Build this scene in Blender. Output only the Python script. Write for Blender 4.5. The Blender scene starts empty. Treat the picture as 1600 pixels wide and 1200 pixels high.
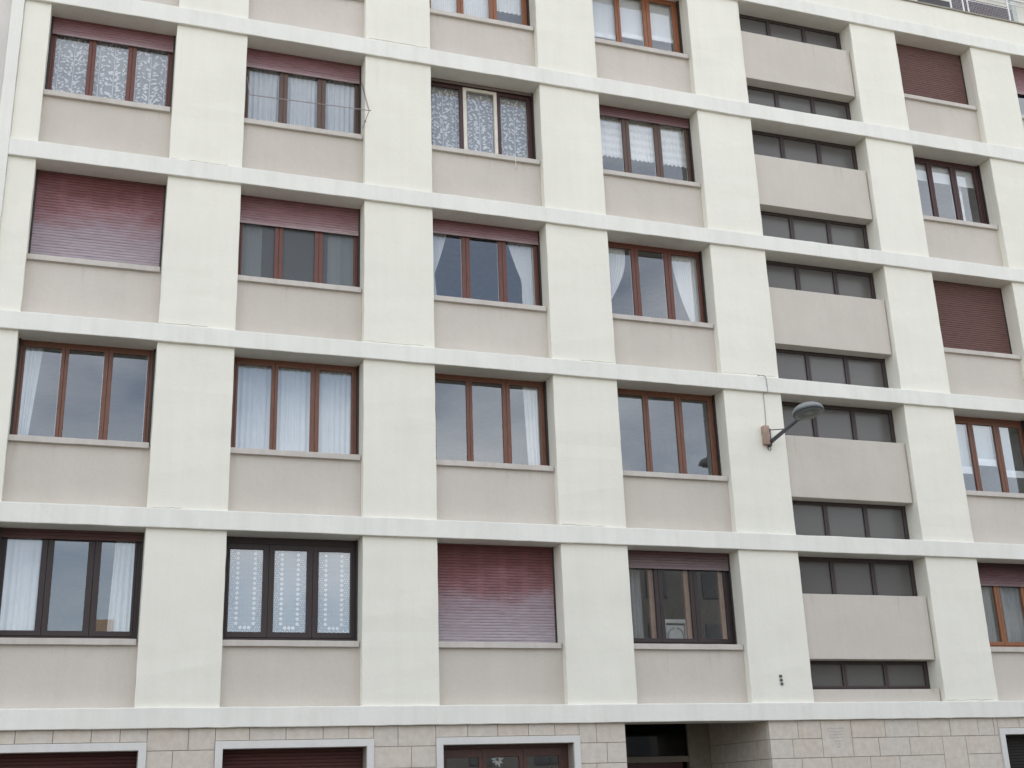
import bpy, bmesh, math, random
from mathutils import Vector, Matrix, Euler
random.seed(11)
R = math.radians
scn = bpy.context.scene
COL = scn.collection

# ------------------------------------------------------------------ camera
cd = bpy.data.cameras.new('camera')
cam = bpy.data.objects.new('camera', cd)
COL.objects.link(cam)
cd.sensor_fit = 'HORIZONTAL'
cd.sensor_width = 36.0
cd.lens = 1927.99 * 36.0 / 1600.0
cd.clip_start = 0.1
cd.clip_end = 3000
cam.location = (1.086, -18.2005, 2.1508)
cam.rotation_euler = (R(108.82113), R(1.91826), R(-19.15147))
scn.camera = cam

# ------------------------------------------------------------------ sky, sun, exposure
SUN_EL, SUN_AZ = 50.0, 18.0           # degrees; azimuth from +Y towards +X: the sun stands behind the block, its face is in open shade
CLOUD_AT = (0.88, -2.58, -5.24)
w = bpy.data.worlds.new('World')
scn.world = w
w.use_nodes = True
nt = w.node_tree
nt.nodes.clear()
N = nt.nodes.new
out = N('ShaderNodeOutputWorld')
bg = N('ShaderNodeBackground'); bg.inputs['Strength'].default_value = 0.10
sky = N('ShaderNodeTexSky'); sky.sky_type = 'NISHITA'; sky.sun_disc = False
sky.sun_elevation = R(SUN_EL); sky.sun_rotation = R(SUN_AZ)
sky.altitude = 200; sky.air_density = 1.0; sky.dust_density = 0.45; sky.ozone_density = 1.4
tc = N('ShaderNodeTexCoord')
mp = N('ShaderNodeMapping'); mp.inputs['Scale'].default_value = (1.0, 1.0, 2.2); mp.inputs['Location'].default_value = CLOUD_AT
nz = N('ShaderNodeTexNoise'); nz.inputs['Scale'].default_value = 2.3
nz.inputs['Detail'].default_value = 7; nz.inputs['Roughness'].default_value = 0.55
rp = N('ShaderNodeValToRGB')
rp.color_ramp.elements[0].position = 0.40; rp.color_ramp.elements[0].color = (0.15, 0.15, 0.15, 1)
rp.color_ramp.elements[1].position = 0.66; rp.color_ramp.elements[1].color = (0.92, 0.92, 0.92, 1)
sx = N('ShaderNodeSeparateXYZ')
bi = N('ShaderNodeMapRange')                       # more cloud low over the horizon, all the way round
bi.inputs['From Min'].default_value = 0.0; bi.inputs['From Max'].default_value = 0.50
bi.inputs['To Min'].default_value = 0.035; bi.inputs['To Max'].default_value = -0.02
ad = N('ShaderNodeMath'); ad.operation = 'ADD'
mx = N('ShaderNodeMixRGB')
mx.inputs['Color2'].default_value = (13.9, 13.9, 14.1, 1)   # sunlit cloud against the Nishita sky
L = nt.links.new
L(tc.outputs['Generated'], mp.inputs['Vector']); L(mp.outputs['Vector'], nz.inputs['Vector'])
L(tc.outputs['Generated'], sx.inputs[0]); L(sx.outputs['Z'], bi.inputs['Value'])
L(nz.outputs['Fac'], ad.inputs[0]); L(bi.outputs['Result'], ad.inputs[1])
L(ad.outputs[0], rp.inputs['Fac']); L(rp.outputs['Color'], mx.inputs['Fac'])
L(sky.outputs['Color'], mx.inputs['Color1']); L(mx.outputs['Color'], bg.inputs['Color'])
L(bg.outputs['Background'], out.inputs['Surface'])

sd = bpy.data.lights.new('sun', 'SUN'); sd.energy = 3.2; sd.angle = R(0.53); sd.color = (1.0, 0.95, 0.87)
so = bpy.data.objects.new('sun', sd); COL.objects.link(so)
a = R(SUN_AZ); e = R(SUN_EL)
sdir = Vector((math.sin(a) * math.cos(e), math.cos(a) * math.cos(e), math.sin(e)))
so.rotation_euler = sdir.to_track_quat('Z', 'Y').to_euler()
so.location = (0, -30, 40)

vs = scn.view_settings
scn.display_settings.display_device = 'sRGB'
vs.view_transform = 'Standard'; vs.look = 'None'; vs.gamma = 1.0
vs.use_curve_mapping = False
vs.exposure = 1.05
scn.render.engine = 'CYCLES'
scn.cycles.use_denoising = True
scn.cycles.max_bounces = 10
scn.cycles.diffuse_bounces = 5
scn.cycles.transparent_max_bounces = 24
scn.cycles.caustics_reflective = False
scn.cycles.caustics_refractive = False

# ------------------------------------------------------------------ material helpers
def newmat(name):
    m = bpy.data.materials.new(name); m.use_nodes = True
    return m, m.node_tree.nodes, m.node_tree.links, m.node_tree.nodes['Principled BSDF']

def ramp(n, stops):
    r = n.new('ShaderNodeValToRGB')
    el = r.color_ramp.elements
    while len(el) < len(stops): el.new(0.5)
    for k, (p, c) in enumerate(stops):
        el[k].position = p; el[k].color = (c[0], c[1], c[2], 1)
    return r

def noise(n, l, scale, detail=4, rough=0.55, stretch=(1, 1, 1)):
    g = n.new('ShaderNodeNewGeometry')
    m = n.new('ShaderNodeMapping'); m.inputs['Scale'].default_value = stretch
    t = n.new('ShaderNodeTexNoise'); t.inputs['Scale'].default_value = scale
    t.inputs['Detail'].default_value = detail; t.inputs['Roughness'].default_value = rough
    l.new(g.outputs['Position'], m.inputs['Vector']); l.new(m.outputs['Vector'], t.inputs['Vector'])
    return t

def mix(n, l, mode, fac, a, b):
    x = n.new('ShaderNodeMixRGB'); x.blend_type = mode
    for s, v in (('Fac', fac), ('Color1', a), ('Color2', b)):
        if isinstance(v, (int, float)): x.inputs[s].default_value = v
        elif isinstance(v, tuple): x.inputs[s].default_value = (*v[:3], 1)
        else: l.new(v, x.inputs[s])
    return x.outputs['Color']

def math_(n, l, op, a, b=0.0, c=0.0, clamp=False):
    x = n.new('ShaderNodeMath'); x.operation = op; x.use_clamp = clamp
    for k, v in enumerate((a, b, c)):
        if isinstance(v, (int, float)): x.inputs[k].default_value = v
        else: l.new(v, x.inputs[k])
    return x.outputs[0]

def scale3(c, k): return tuple(v * k for v in c)

def stucco(name, col, bump=0.35, mott=0.10, streak=0.08, grain=140, rough=0.9, drip=0.0, each=0.0):
    m, n, l, p = newmat(name)
    big = noise(n, l, 0.9, 5)
    c1 = ramp(n, [(0.3, scale3(col, 1 - mott)), (0.7, scale3(col, 1 + mott * 0.35))])
    l.new(big.outputs['Fac'], c1.inputs['Fac'])
    st = noise(n, l, 2.2, 5, 0.6, (3.0, 3.0, 0.25))      # rain streaks running down
    r2 = ramp(n, [(0.42, (1, 1, 1)), (0.75, (1 - streak, 1 - streak * 1.05, 1 - streak * 1.2))])
    l.new(st.outputs['Fac'], r2.inputs['Fac'])
    c = mix(n, l, 'MULTIPLY', 1.0, c1.outputs['Color'], r2.outputs['Color'])
    sp = noise(n, l, grain * 0.35, 3, 0.7)
    r3 = ramp(n, [(0.3, (0.93, 0.93, 0.93)), (0.62, (1, 1, 1))])
    l.new(sp.outputs['Fac'], r3.inputs['Fac'])
    c = mix(n, l, 'MULTIPLY', 0.8, c, r3.outputs['Color'])
    if each:
        oi = n.new('ShaderNodeObjectInfo'); r4 = ramp(n, [(0.0, (1 - each, 1 - each, 1 - each * 1.3)), (1.0, (1 + each * 0.4, 1 + each * 0.4, 1 + each * 0.4))])
        l.new(oi.outputs['Random'], r4.inputs['Fac']); c = mix(n, l, 'MULTIPLY', 1.0, c, r4.outputs['Color'])
    if drip:                                    # dirty water marks that run down from the top edge, each of its own length
        tcn = n.new('ShaderNodeTexCoord'); sp_ = n.new('ShaderNodeSeparateXYZ'); l.new(tcn.outputs['Generated'], sp_.inputs[0])
        dn = noise(n, l, 7.5, 3, 0.6, (1, 1, 0.03)); ln = noise(n, l, 3.1, 2, 0.5, (1, 1, 0.02))
        edge = math_(n, l, 'MULTIPLY_ADD', math_(n, l, 'POWER', math_(n, l, 'ABSOLUTE', math_(n, l, 'MULTIPLY_ADD', sp_.outputs['X'], 2.0, -1.0)), 10.0), 0.16, dn.outputs['Fac'])
        thin = math_(n, l, 'MULTIPLY', math_(n, l, 'SUBTRACT', edge, 0.60), 7.0, 0, True)
        run = math_(n, l, 'MULTIPLY', math_(n, l, 'SUBTRACT', sp_.outputs['Z'], math_(n, l, 'SUBTRACT', 1.15, ln.outputs['Fac'])), 2.2, 0, True)
        c = mix(n, l, 'MULTIPLY', math_(n, l, 'MULTIPLY', math_(n, l, 'MULTIPLY', thin, run), drip), c, (0.50, 0.47, 0.42))
    l.new(c, p.inputs['Base Color'])
    p.inputs['Roughness'].default_value = rough
    p.inputs['Specular IOR Level'].default_value = 0.25
    gr = noise(n, l, grain, 3, 0.65)
    wv = noise(n, l, 3.0, 2)
    h = math_(n, l, 'MULTIPLY_ADD', wv.outputs['Fac'], 6.0, gr.outputs['Fac'])
    b = n.new('ShaderNodeBump'); b.inputs['Strength'].default_value = bump; b.inputs['Distance'].default_value = 0.004
    l.new(h, b.inputs['Height']); l.new(b.outputs['Normal'], p.inputs['Normal'])
    return m

def plain(name, col, rough=0.6, metal=0.0, spec=0.4, var=0.12, scale=8.0, stretch=(1, 1, 1)):
    m, n, l, p = newmat(name)
    t = noise(n, l, scale, 5, 0.6, stretch)
    r = ramp(n, [(0.3, scale3(col, 1 - var)), (0.7, scale3(col, 1 + var))])
    l.new(t.outputs['Fac'], r.inputs['Fac']); l.new(r.outputs['Color'], p.inputs['Base Color'])
    p.inputs['Roughness'].default_value = rough; p.inputs['Metallic'].default_value = metal
    p.inputs['Specular IOR Level'].default_value = spec
    return m

def wood(name, col, rough=0.42):
    return plain(name, col, rough, 0, 0.45, 0.22, 9.0, (6, 6, 0.7))

def glass(name, ior=2.3, tint=(0.955, 0.965, 0.965), rough=0.0, bump=0.006, extra=None):
    m, n, l, p = newmat(name)
    o = n['Material Output']; n.remove(p)
    tr = n.new('ShaderNodeBsdfTransparent'); tr.inputs['Color'].default_value = (*tint, 1)
    gl = n.new('ShaderNodeBsdfGlossy'); gl.inputs['Roughness'].default_value = rough
    gl.inputs['Color'].default_value = (0.93, 0.97, 1.0, 1)
    fr = n.new('ShaderNodeFresnel'); fr.inputs['IOR'].default_value = ior
    wv = noise(n, l, 1.6, 2)
    b = n.new('ShaderNodeBump'); b.inputs['Strength'].default_value = bump; b.inputs['Distance'].default_value = 0.05
    l.new(wv.outputs['Fac'], b.inputs['Height']); l.new(b.outputs['Normal'], gl.inputs['Normal'])
    mxs = n.new('ShaderNodeMixShader')
    gm = n.new('ShaderNodeNewGeometry')          # the inner face passes straight through: the outer one carries the pane's whole reflection
    fc = math_(n, l, 'MULTIPLY', fr.outputs['Fac'], math_(n, l, 'SUBTRACT', 1.0, gm.outputs['Backfacing']))
    l.new(fc, mxs.inputs['Fac']); l.new(tr.outputs[0], mxs.inputs[1]); l.new(gl.outputs[0], mxs.inputs[2])
    l.new(mxs.outputs[0], o.inputs['Surface'])
    return m

def frosted(name, col, fac=0.75):
    """obscured glass: a cloudy body with a glossy coat"""
    m, n, l, p = newmat(name)
    t = noise(n, l, 55, 3, 0.7)
    r = ramp(n, [(0.3, scale3(col, 0.82)), (0.7, scale3(col, 1.15))])
    l.new(t.outputs['Fac'], r.inputs['Fac'])
    o = n['Material Output']
    l.new(r.outputs['Color'], p.inputs['Base Color'])
    p.inputs['Roughness'].default_value = 0.22; p.inputs['Specular IOR Level'].default_value = 0.55
    b = n.new('ShaderNodeBump'); b.inputs['Strength'].default_value = 0.25; b.inputs['Distance'].default_value = 0.003
    l.new(t.outputs['Fac'], b.inputs['Height']); l.new(b.outputs['Normal'], p.inputs['Normal'])
    tr = n.new('ShaderNodeBsdfTransparent'); tr.inputs['Color'].default_value = (0.75, 0.78, 0.78, 1)
    x = n.new('ShaderNodeMixShader'); x.inputs['Fac'].default_value = fac
    l.new(tr.outputs[0], x.inputs[1]); l.new(p.outputs[0], x.inputs[2]); l.new(x.outputs[0], o.inputs['Surface'])
    return m

def sheer(name, col, dens, weave=0.0, folds=None, band=None):
    """thin cloth: part holes, part thread that scatters and lets light through"""
    m, n, l, p = newmat(name)
    o = n['Material Output']; n.remove(p)
    df = n.new('ShaderNodeBsdfDiffuse'); tl = n.new('ShaderNodeBsdfTranslucent'); tr = n.new('ShaderNodeBsdfTransparent')
    df.inputs['Color'].default_value = (*col, 1); tl.inputs['Color'].default_value = (*col, 1)
    a = n.new('ShaderNodeMixShader'); a.inputs['Fac'].default_value = 0.14
    l.new(df.outputs[0], a.inputs[1]); l.new(tl.outputs[0], a.inputs[2])
    x = n.new('ShaderNodeMixShader')
    t = noise(n, l, 26, 4, 0.6, (1, 1, 0.6))
    d = math_(n, l, 'MULTIPLY_ADD', t.outputs['Fac'], weave, dens - weave * 0.5, clamp=True)
    if band:                                   # openwork lace in horizontal bands
        per, amt = band
        g = n.new('ShaderNodeNewGeometry'); s = n.new('ShaderNodeSeparateXYZ'); l.new(g.outputs['Position'], s.inputs[0])
        wv = math_(n, l, 'SINE', math_(n, l, 'MULTIPLY', s.outputs['Z'], 2 * math.pi / per))
        zz = math_(n, l, 'SINE', math_(n, l, 'MULTIPLY', s.outputs['X'], 2 * math.pi / 0.055))
        k = math_(n, l, 'MULTIPLY', wv, amt)
        k2 = math_(n, l, 'MULTIPLY', math_(n, l, 'MULTIPLY', zz, wv), amt * 0.45)
        d = math_(n, l, 'ADD', math_(n, l, 'ADD', d, k), k2, clamp=True)
    l.new(d, x.inputs['Fac']); l.new(tr.outputs[0], x.inputs[1]); l.new(a.outputs[0], x.inputs[2])
    l.new(x.outputs[0], o.inputs['Surface'])
    return m

def shutter_mat(name, zt, zb, stops, slots=None):
    """old painted slats: paint colour by height (worn by rain towards the foot), streaked along each slat"""
    m, n, l, p = newmat(name)
    g = n.new('ShaderNodeNewGeometry'); s = n.new('ShaderNodeSeparateXYZ'); l.new(g.outputs['Position'], s.inputs[0])
    t = math_(n, l, 'DIVIDE', math_(n, l, 'SUBTRACT', s.outputs['Z'], zb), zt - zb)
    sm = noise(n, l, 2.1, 5, 0.65, (0.8, 1, 2.2))
    t = math_(n, l, 'ADD', t, math_(n, l, 'MULTIPLY_ADD', sm.outputs['Fac'], 0.50, -0.25))
    r = ramp(n, stops); l.new(t, r.inputs['Fac'])
    st = noise(n, l, 5.0, 5, 0.7, (1.2, 1, 26))
    r2 = ramp(n, [(0.30, (0.66, 0.62, 0.63)), (0.50, (0.98, 0.98, 0.98)), (0.70, (1.20, 1.20, 1.20))]); l.new(st.outputs['Fac'], r2.inputs['Fac'])
    c = mix(n, l, 'MULTIPLY', 0.9, r.outputs['Color'], r2.outputs['Color'])
    so_ = noise(n, l, 3.2, 3, 0.6, (0.5, 1, 3.5))
    r3 = ramp(n, [(0.60, (1, 1, 1)), (0.80, (0.70, 0.70, 0.70))]); l.new(so_.outputs['Fac'], r3.inputs['Fac'])
    c = mix(n, l, 'MULTIPLY', 1.0, c, r3.outputs['Color'])
    if slots:                                   # rows of ventilation slots punched along the upper slats
        z0, pitch, x0, tmin = slots
        fz = math_(n, l, 'FRACT', math_(n, l, 'DIVIDE', math_(n, l, 'SUBTRACT', s.outputs['Z'], z0), pitch))
        fx = math_(n, l, 'FRACT', math_(n, l, 'DIVIDE', math_(n, l, 'SUBTRACT', s.outputs['X'], x0), 0.375))
        k = math_(n, l, 'MULTIPLY', math_(n, l, 'GREATER_THAN', fz, 0.74), math_(n, l, 'MULTIPLY', math_(n, l, 'GREATER_THAN', fx, 0.16), math_(n, l, 'LESS_THAN', fx, 0.86)))
        k = math_(n, l, 'MULTIPLY', k, math_(n, l, 'GREATER_THAN', t, tmin))
        c = mix(n, l, 'MIX', math_(n, l, 'MULTIPLY', k, 0.5), c, (0.02, 0.012, 0.012))
    l.new(c, p.inputs['Base Color']); p.inputs['Roughness'].default_value = 0.7; p.inputs['Specular IOR Level'].default_value = 0.25
    return m

# ------------------------------------------------------------------ mesh helpers
class MB:
    def __init__(s): s.v = []; s.f = []; s.mi = []
    def add(s, vs_, fs, mi=0):
        o = len(s.v); s.v += [tuple(v) for v in vs_]; s.f += [tuple(i + o for i in f) for f in fs]; s.mi += [mi] * len(fs)
    def box(s, x0, x1, y0, y1, z0, z1, mi=0):
        s.add([(x0, y0, z0), (x1, y0, z0), (x1, y1, z0), (x0, y1, z0), (x0, y0, z1), (x1, y0, z1), (x1, y1, z1), (x0, y1, z1)],
              [(0, 3, 2, 1), (4, 5, 6, 7), (0, 1, 5, 4), (1, 2, 6, 5), (2, 3, 7, 6), (3, 0, 4, 7)], mi)
    def ring(s, x0, x1, z0, z1, y0, y1, wl, wr, wb, wt, mi=0):
        """rectangular frame as one closed shape"""
        a = [(x0, z0), (x1, z0), (x1, z1), (x0, z1)]; b = [(x0 + wl, z0 + wb), (x1 - wr, z0 + wb), (x1 - wr, z1 - wt), (x0 + wl, z1 - wt)]
        V = [(x, y0, z) for x, z in a] + [(x, y0, z) for x, z in b] + [(x, y1, z) for x, z in a] + [(x, y1, z) for x, z in b]
        F = []
        for i in range(4):
            j = (i + 1) % 4
            F += [(i, j, 4 + j, 4 + i), (8 + i, 12 + i, 12 + j, 8 + j), (i, 8 + i, 8 + j, j), (4 + i, 4 + j, 12 + j, 12 + i)]
        s.add(V, F, mi)
    def tube(s, pts, r, n=8, mi=0, caps=True):
        P = [Vector(p) for p in pts]; rs = r if isinstance(r, (list, tuple)) else [r] * len(P)
        V = []; F = []
        up = None
        for i, p in enumerate(P):
            d = (P[min(i + 1, len(P) - 1)] - P[max(i - 1, 0)]).normalized()
            if up is None: up = Vector((0, 0, 1)) if abs(d.z) < 0.9 else Vector((1, 0, 0))
            u = d.cross(up).normalized(); v = d.cross(u).normalized(); up = -v if False else up
            for k in range(n):
                t = 2 * math.pi * k / n
                V.append(p + (u * math.cos(t) + v * math.sin(t)) * rs[i])
        for i in range(len(P) - 1):
            for k in range(n):
                k2 = (k + 1) % n
                F.append((i * n + k, i * n + k2, (i + 1) * n + k2, (i + 1) * n + k))
        if caps:
            F.append(tuple(reversed(range(n)))); F.append(tuple(range((len(P) - 1) * n, len(P) * n)))
        s.add(V, F, mi)
    def lathe(s, prof, n=28, M=None, mi=0):
        V = []; F = []
        for r, z in prof:
            for k in range(n):
                t = 2 * math.pi * k / n; v = Vector((r * math.cos(t), r * math.sin(t), z)); V.append(M @ v if M else v)
        for i in range(len(prof) - 1):
            for k in range(n):
                k2 = (k + 1) % n; F.append((i * n + k, i * n + k2, (i + 1) * n + k2, (i + 1) * n + k))
        F.append(tuple(reversed(range(n)))); F.append(tuple(range((len(prof) - 1) * n, len(prof) * n)))
        s.add(V, F, mi)
    def build(s, name, mats, parent=None, bevel=0.0, seg=2, smooth=False):
        me = bpy.data.meshes.new(name); me.from_pydata(s.v, [], s.f)
        for m in (mats if isinstance(mats, (list, tuple)) else [mats]): me.materials.append(m)
        if any(s.mi): me.polygons.foreach_set('material_index', s.mi)
        bm = bmesh.new(); bm.from_mesh(me); bmesh.ops.recalc_face_normals(bm, faces=bm.faces); bm.to_mesh(me); bm.free()
        if smooth: me.polygons.foreach_set('use_smooth', [True] * len(me.polygons))
        me.update()
        o = bpy.data.objects.new(name, me); COL.objects.link(o)
        if parent is not None: o.parent = parent
        if bevel > 0:
            b = o.modifiers.new('bevel', 'BEVEL'); b.width = bevel; b.segments = seg; b.limit_method = 'ANGLE'
        return o

def tag(o, label=None, cat=None, group=None, kind=None):
    for k, v in (('label', label), ('category', cat), ('group', group), ('kind', kind)):
        if v: o[k] = v
    return o

def empty(name, parent=None, loc=(0, 0, 0)):
    o = bpy.data.objects.new(name, None); COL.objects.link(o); o.location = loc; o.empty_display_size = 0.3
    if parent is not None: o.parent = parent
    return o

def share(o, name, mat, parent):
    """an object on shared mesh data with a material of its own"""
    c = bpy.data.objects.new(name, o); COL.objects.link(c); c.parent = parent
    c.material_slots[0].link = 'OBJECT'; c.material_slots[0].material = mat
    return c

def wavy_box(x0, x1, y0, y1, z0, z1, axis, step=0.22, amp=0.0035, seed=0):
    """a plaster member: a box cut along its length whose arrises wander by a few millimetres"""
    rnd = random.Random(seed); b = MB()
    Lg = (x1 - x0) if axis == 'x' else (z1 - z0)
    n = max(2, int(Lg / step)); V = []; F = []
    for i in range(n + 1):
        t = i / n
        j = lambda: rnd.uniform(-amp, amp)
        if axis == 'x':
            x = x0 + t * Lg
            V += [(x, y0 + j(), z0 + j()), (x, y1, z0), (x, y1, z1), (x, y0 + j(), z1 + j())]
        else:
            z = z0 + t * Lg
            V += [(x0 + j(), y0 + j(), z), (x1 + j(), y0 + j(), z), (x1, y1, z), (x0, y1, z)]
    for i in range(n):
        for k in range(4):
            k2 = (k + 1) % 4; F.append((i * 4 + k, i * 4 + k2, i * 4 + 4 + k2, i * 4 + 4 + k))
    F += [(3, 2, 1, 0), tuple(n * 4 + k for k in range(4))]
    b.add(V, F); return b

# ------------------------------------------------------------------ measured layout (metres; facade face is y = 0)
H  = [3.300, 6.097, 8.958, 11.779, 14.594, 17.294]      # undersides of the six bands
HT = [3.580, 6.385, 9.240, 12.070, 14.910, 17.585]      # tops of the bands
SILL = [4.530, 7.400, 10.240, 13.080, 15.885]           # sill tops by storey
PIL = [(-0.40, 0.0), (1.963, 3.112), (5.141, 6.320), (8.375, 9.550), (11.598, 12.757), (15.376, 16.489), (18.422, 19.483), (21.46, 22.60)]
BAYS = [(PIL[i][1], PIL[i + 1][0]) for i in range(7)]
STAIR = 4
GZ = 0.35                                                # pavement level at the wall
XL, XR = -7.0, 24.0

M = {}
M['pillar'] = stucco('cream_render', (0.800, 0.786, 0.698), 0.35, 0.045, 0.03, drip=0.20, each=0.02)
M['band'] = stucco('white_render', (0.795, 0.79, 0.732), 0.35, 0.05, 0.07)
M['panel'] = stucco('taupe_render', (0.590, 0.546, 0.490), 0.55, 0.06, 0.03, 110, drip=0.45, each=0.035)
M['sill'] = stucco('sill_concrete', (0.58, 0.545, 0.50), 0.3, 0.10, 0.12, 160)
M['endwall'] = stucco('end_wall_render', (0.66, 0.64, 0.60), 0.4, 0.06, 0.06)
M['coping'] = stucco('coping_concrete', (0.34, 0.32, 0.27), 0.4, 0.15, 0.2)
M['inner'] = plain('room_paint', (0.42, 0.41, 0.40), 0.9)
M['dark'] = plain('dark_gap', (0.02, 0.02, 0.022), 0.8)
M['rail'] = plain('shutter_rail', (0.035, 0.028, 0.028), 0.5)
M['glass'] = glass('window_glass')
M['frost'] = frosted('stair_frosted_glass', (0.155, 0.149, 0.141), 0.72)
M['grainglass'] = frosted('grained_glass', (0.30, 0.315, 0.335), 0.26)

# ================================================================== the building
B = tag(empty('apartment_building', None, (0, 0, GZ)),
        'cream and taupe rendered apartment block with a grid of pillars, bands and recessed windows', 'building')
B_OFF = Vector((0, 0, -GZ))
def part(mb, name, mat, bevel=0.0, parent=None, seg=2, smooth=False):
    if parent is None:
        mb.v = [(x, y, z - GZ) for x, y, z in mb.v]; parent = B
    return mb.build(name, mat, parent, bevel, seg, smooth)

for i, (x0, x1) in enumerate(PIL):
    part(wavy_box(x0, x1, 0.0, 0.46, 3.32, 17.32, 'z', seed=i), 'pillar', M['pillar'], 0.010)
for i in range(6):
    part(wavy_box(-0.40, XR, -0.06, 0.47, H[i], HT[i], 'x', seed=20 + i), 'floor_band', M['band'], 0.012)
part(wavy_box(-0.585, -0.402, -0.062, 0.46, 3.30, 18.2, 'z', seed=40), 'corner_fin', M['band'], 0.010)
b = MB(); b.box(XL, -0.586, 0.05, 0.46, GZ, 18.2); part(b, 'end_wall', M['endwall'])
b = MB(); b.box(22.6, XR, 0.02, 0.46, 3.32, 17.32); part(b, 'end_wall', M['pillar'])

# hairline cracks where the pillar render meets the bands
CK = plain('crack_grey', (0.36, 0.34, 0.30), 0.95)
for q, (xa, xb, z) in enumerate([(1.97, 2.75, 9.272), (5.15, 6.20, 9.276), (8.9, 9.53, 9.274), (11.62, 12.70, 9.285), (2.0, 2.45, 6.402), (8.40, 9.2, 6.404), (5.2, 6.3, 14.962), (1.99, 2.9, 12.10), (14.9 + 0.5, 16.4, 3.605)]):
    rc = random.Random(q); b = MB(); x = xa; zz = z; top = []; 
    while x < xb:
        top.append((x, zz, rc.uniform(0.0006, 0.0032))); x += rc.uniform(0.03, 0.09); zz = z + rc.uniform(-0.008, 0.010)
    V = [(u, -0.0045, v - h) for u, v, h in top] + [(u, -0.0045, v + h) for u, v, h in top] + [(u, 0.003, v) for u, v, h in top]
    n_ = len(top); F = []
    for i in range(n_ - 1): F += [(i, i + 1, n_ + i + 1, n_ + i), (n_ + i, n_ + i + 1, 2 * n_ + i + 1, 2 * n_ + i), (i + 1, i, 2 * n_ + i, 2 * n_ + i + 1)]
    b.add(V, F); part(b, 'render_crack', CK)

# rooms behind: slabs, party walls, back wall
for i in range(6):
    b = MB()
    if i == 0:                                   # the slab is cut out over the entrance recess
        b.box(XL, 9.01, 0.472, 5.0, H[0] - 0.01, H[0] + 0.24); b.box(12.151, XR, 0.472, 5.0, H[0] - 0.01, H[0] + 0.24); b.box(9.01, 12.151, 2.63, 5.0, H[0] - 0.01, H[0] + 0.24)
    else: b.box(XL, XR, 0.472, 5.0, H[i] - 0.01, H[i] + 0.24)
    part(b, 'floor_slab', M['inner'])
for i, (x0, x1) in enumerate(PIL):
    b = MB(); b.box((x0 + x1) / 2 - 0.12, (x0 + x1) / 2 + 0.12, 0.462, 5.0, 3.56, 17.27); part(b, 'party_wall', M['inner'])
b = MB(); b.box(XL, XR, 5.0, 5.2, GZ, 18.0); part(b, 'back_wall', M['inner'])

# spandrels under each sill, and the stairwell panels
for k, (x0, x1) in enumerate(BAYS):
    if k == STAIR: continue
    for r in range(5):
        b = MB(); b.box(x0 + 0.001, x1 - 0.001, 0.15, 0.455, HT[r] - 0.05, SILL[r] - 0.04)
        part(b, 'spandrel', M['panel'])
ST, SB = [5.40, 8.23, 11.10, 13.89, 16.68], [4.30, 7.10, 9.98, 12.815, 15.60]
sx0, sx1 = BAYS[STAIR]
for r in range(5):
    part(wavy_box(sx0 - 0.002, sx1 - 0.03, 0.10, 0.36, SB[r], ST[r], 'x', seed=60 + r, amp=0.002), 'stair_panel', M['panel'], 0.008)
    b = MB(); b.box(sx0, sx1, 0.361, 0.45, SB[r] + 0.02, ST[r] - 0.03); part(b, 'stair_wall', M['inner'])
b = MB(); b.box(sx0 - 0.002, sx1 - 0.03, 0.10, 0.44, 3.55, 3.80); part(b, 'stair_panel', M['panel'], 0.006)

# ------------------------------------------------------------------ windows
pane_mesh = {}
def window(k, r, frame_mat, m1=0.11, m2=0.135, side=0.07, top=0.09, bot=0.075, mid_mat=None, pane='glass', zt=None, zb=None, label=None, y=0.375):
    x0, x1 = BAYS[k]; z0 = (SILL[r] - 0.012) if zb is None else zb; z1 = (H[r + 1] + 0.004) if zt is None else zt
    X0, X1 = x0 + 0.03, x1 - 0.03
    b = MB(); b.ring(X0, X1, z0, z1, y + 0.01, y + 0.075, side * 0.55, side * 0.55, bot * 0.5, top * 0.55)
    wd = part(b, 'window', frame_mat, 0.004)
    if label: wd['label'] = label
    W = X1 - X0 - 2 * side; g = (W - m1 - m2) / 3
    xs = [X0 + side, X0 + side + g + m1, X0 + side + 2 * g + m1 + m2]
    zz0, zz1 = z0 + bot, z1 - top
    edges = [X0 + side * 0.55, xs[0] + g + m1 * 0.5, xs[1] + g + m2 * 0.5, X1 - side * 0.55]
    for i in range(3):
        a, c = edges[i] + (0.0015 if i else 0.001), edges[i + 1] - 0.0015
        b = MB(); b.ring(a, c, z0 + bot * 0.5 + 0.001, z1 - top * 0.55 - 0.001, y, y + 0.055,
                         xs[i] - a, c - (xs[i] + g), bot * 0.5, top * 0.45)
        b.v = [(u, v, q - GZ) for u, v, q in b.v]
        b.build('sash', mid_mat if (mid_mat and i == 1) else frame_mat, wd, 0.006)
        b = MB(); b.box(xs[i] - 0.008, xs[i] + g + 0.008, y + 0.026, y + 0.032, zz0 - 0.008, zz1 + 0.008)
        b.v = [(u, v, q - GZ) for u, v, q in b.v]
        b.build('pane', M[pane], wd)
    return wd, xs, g, zz0, zz1

def sill(k, r):
    x0, x1 = BAYS[k]
    b = wavy_box(x0 - 0.001, x1 - 0.025, 0.09, 0.385, SILL[r] - 0.088, SILL[r], 'x', seed=k * 7 + r, amp=0.002)
    part(b, 'sill', M['sill'], 0.006)

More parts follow.
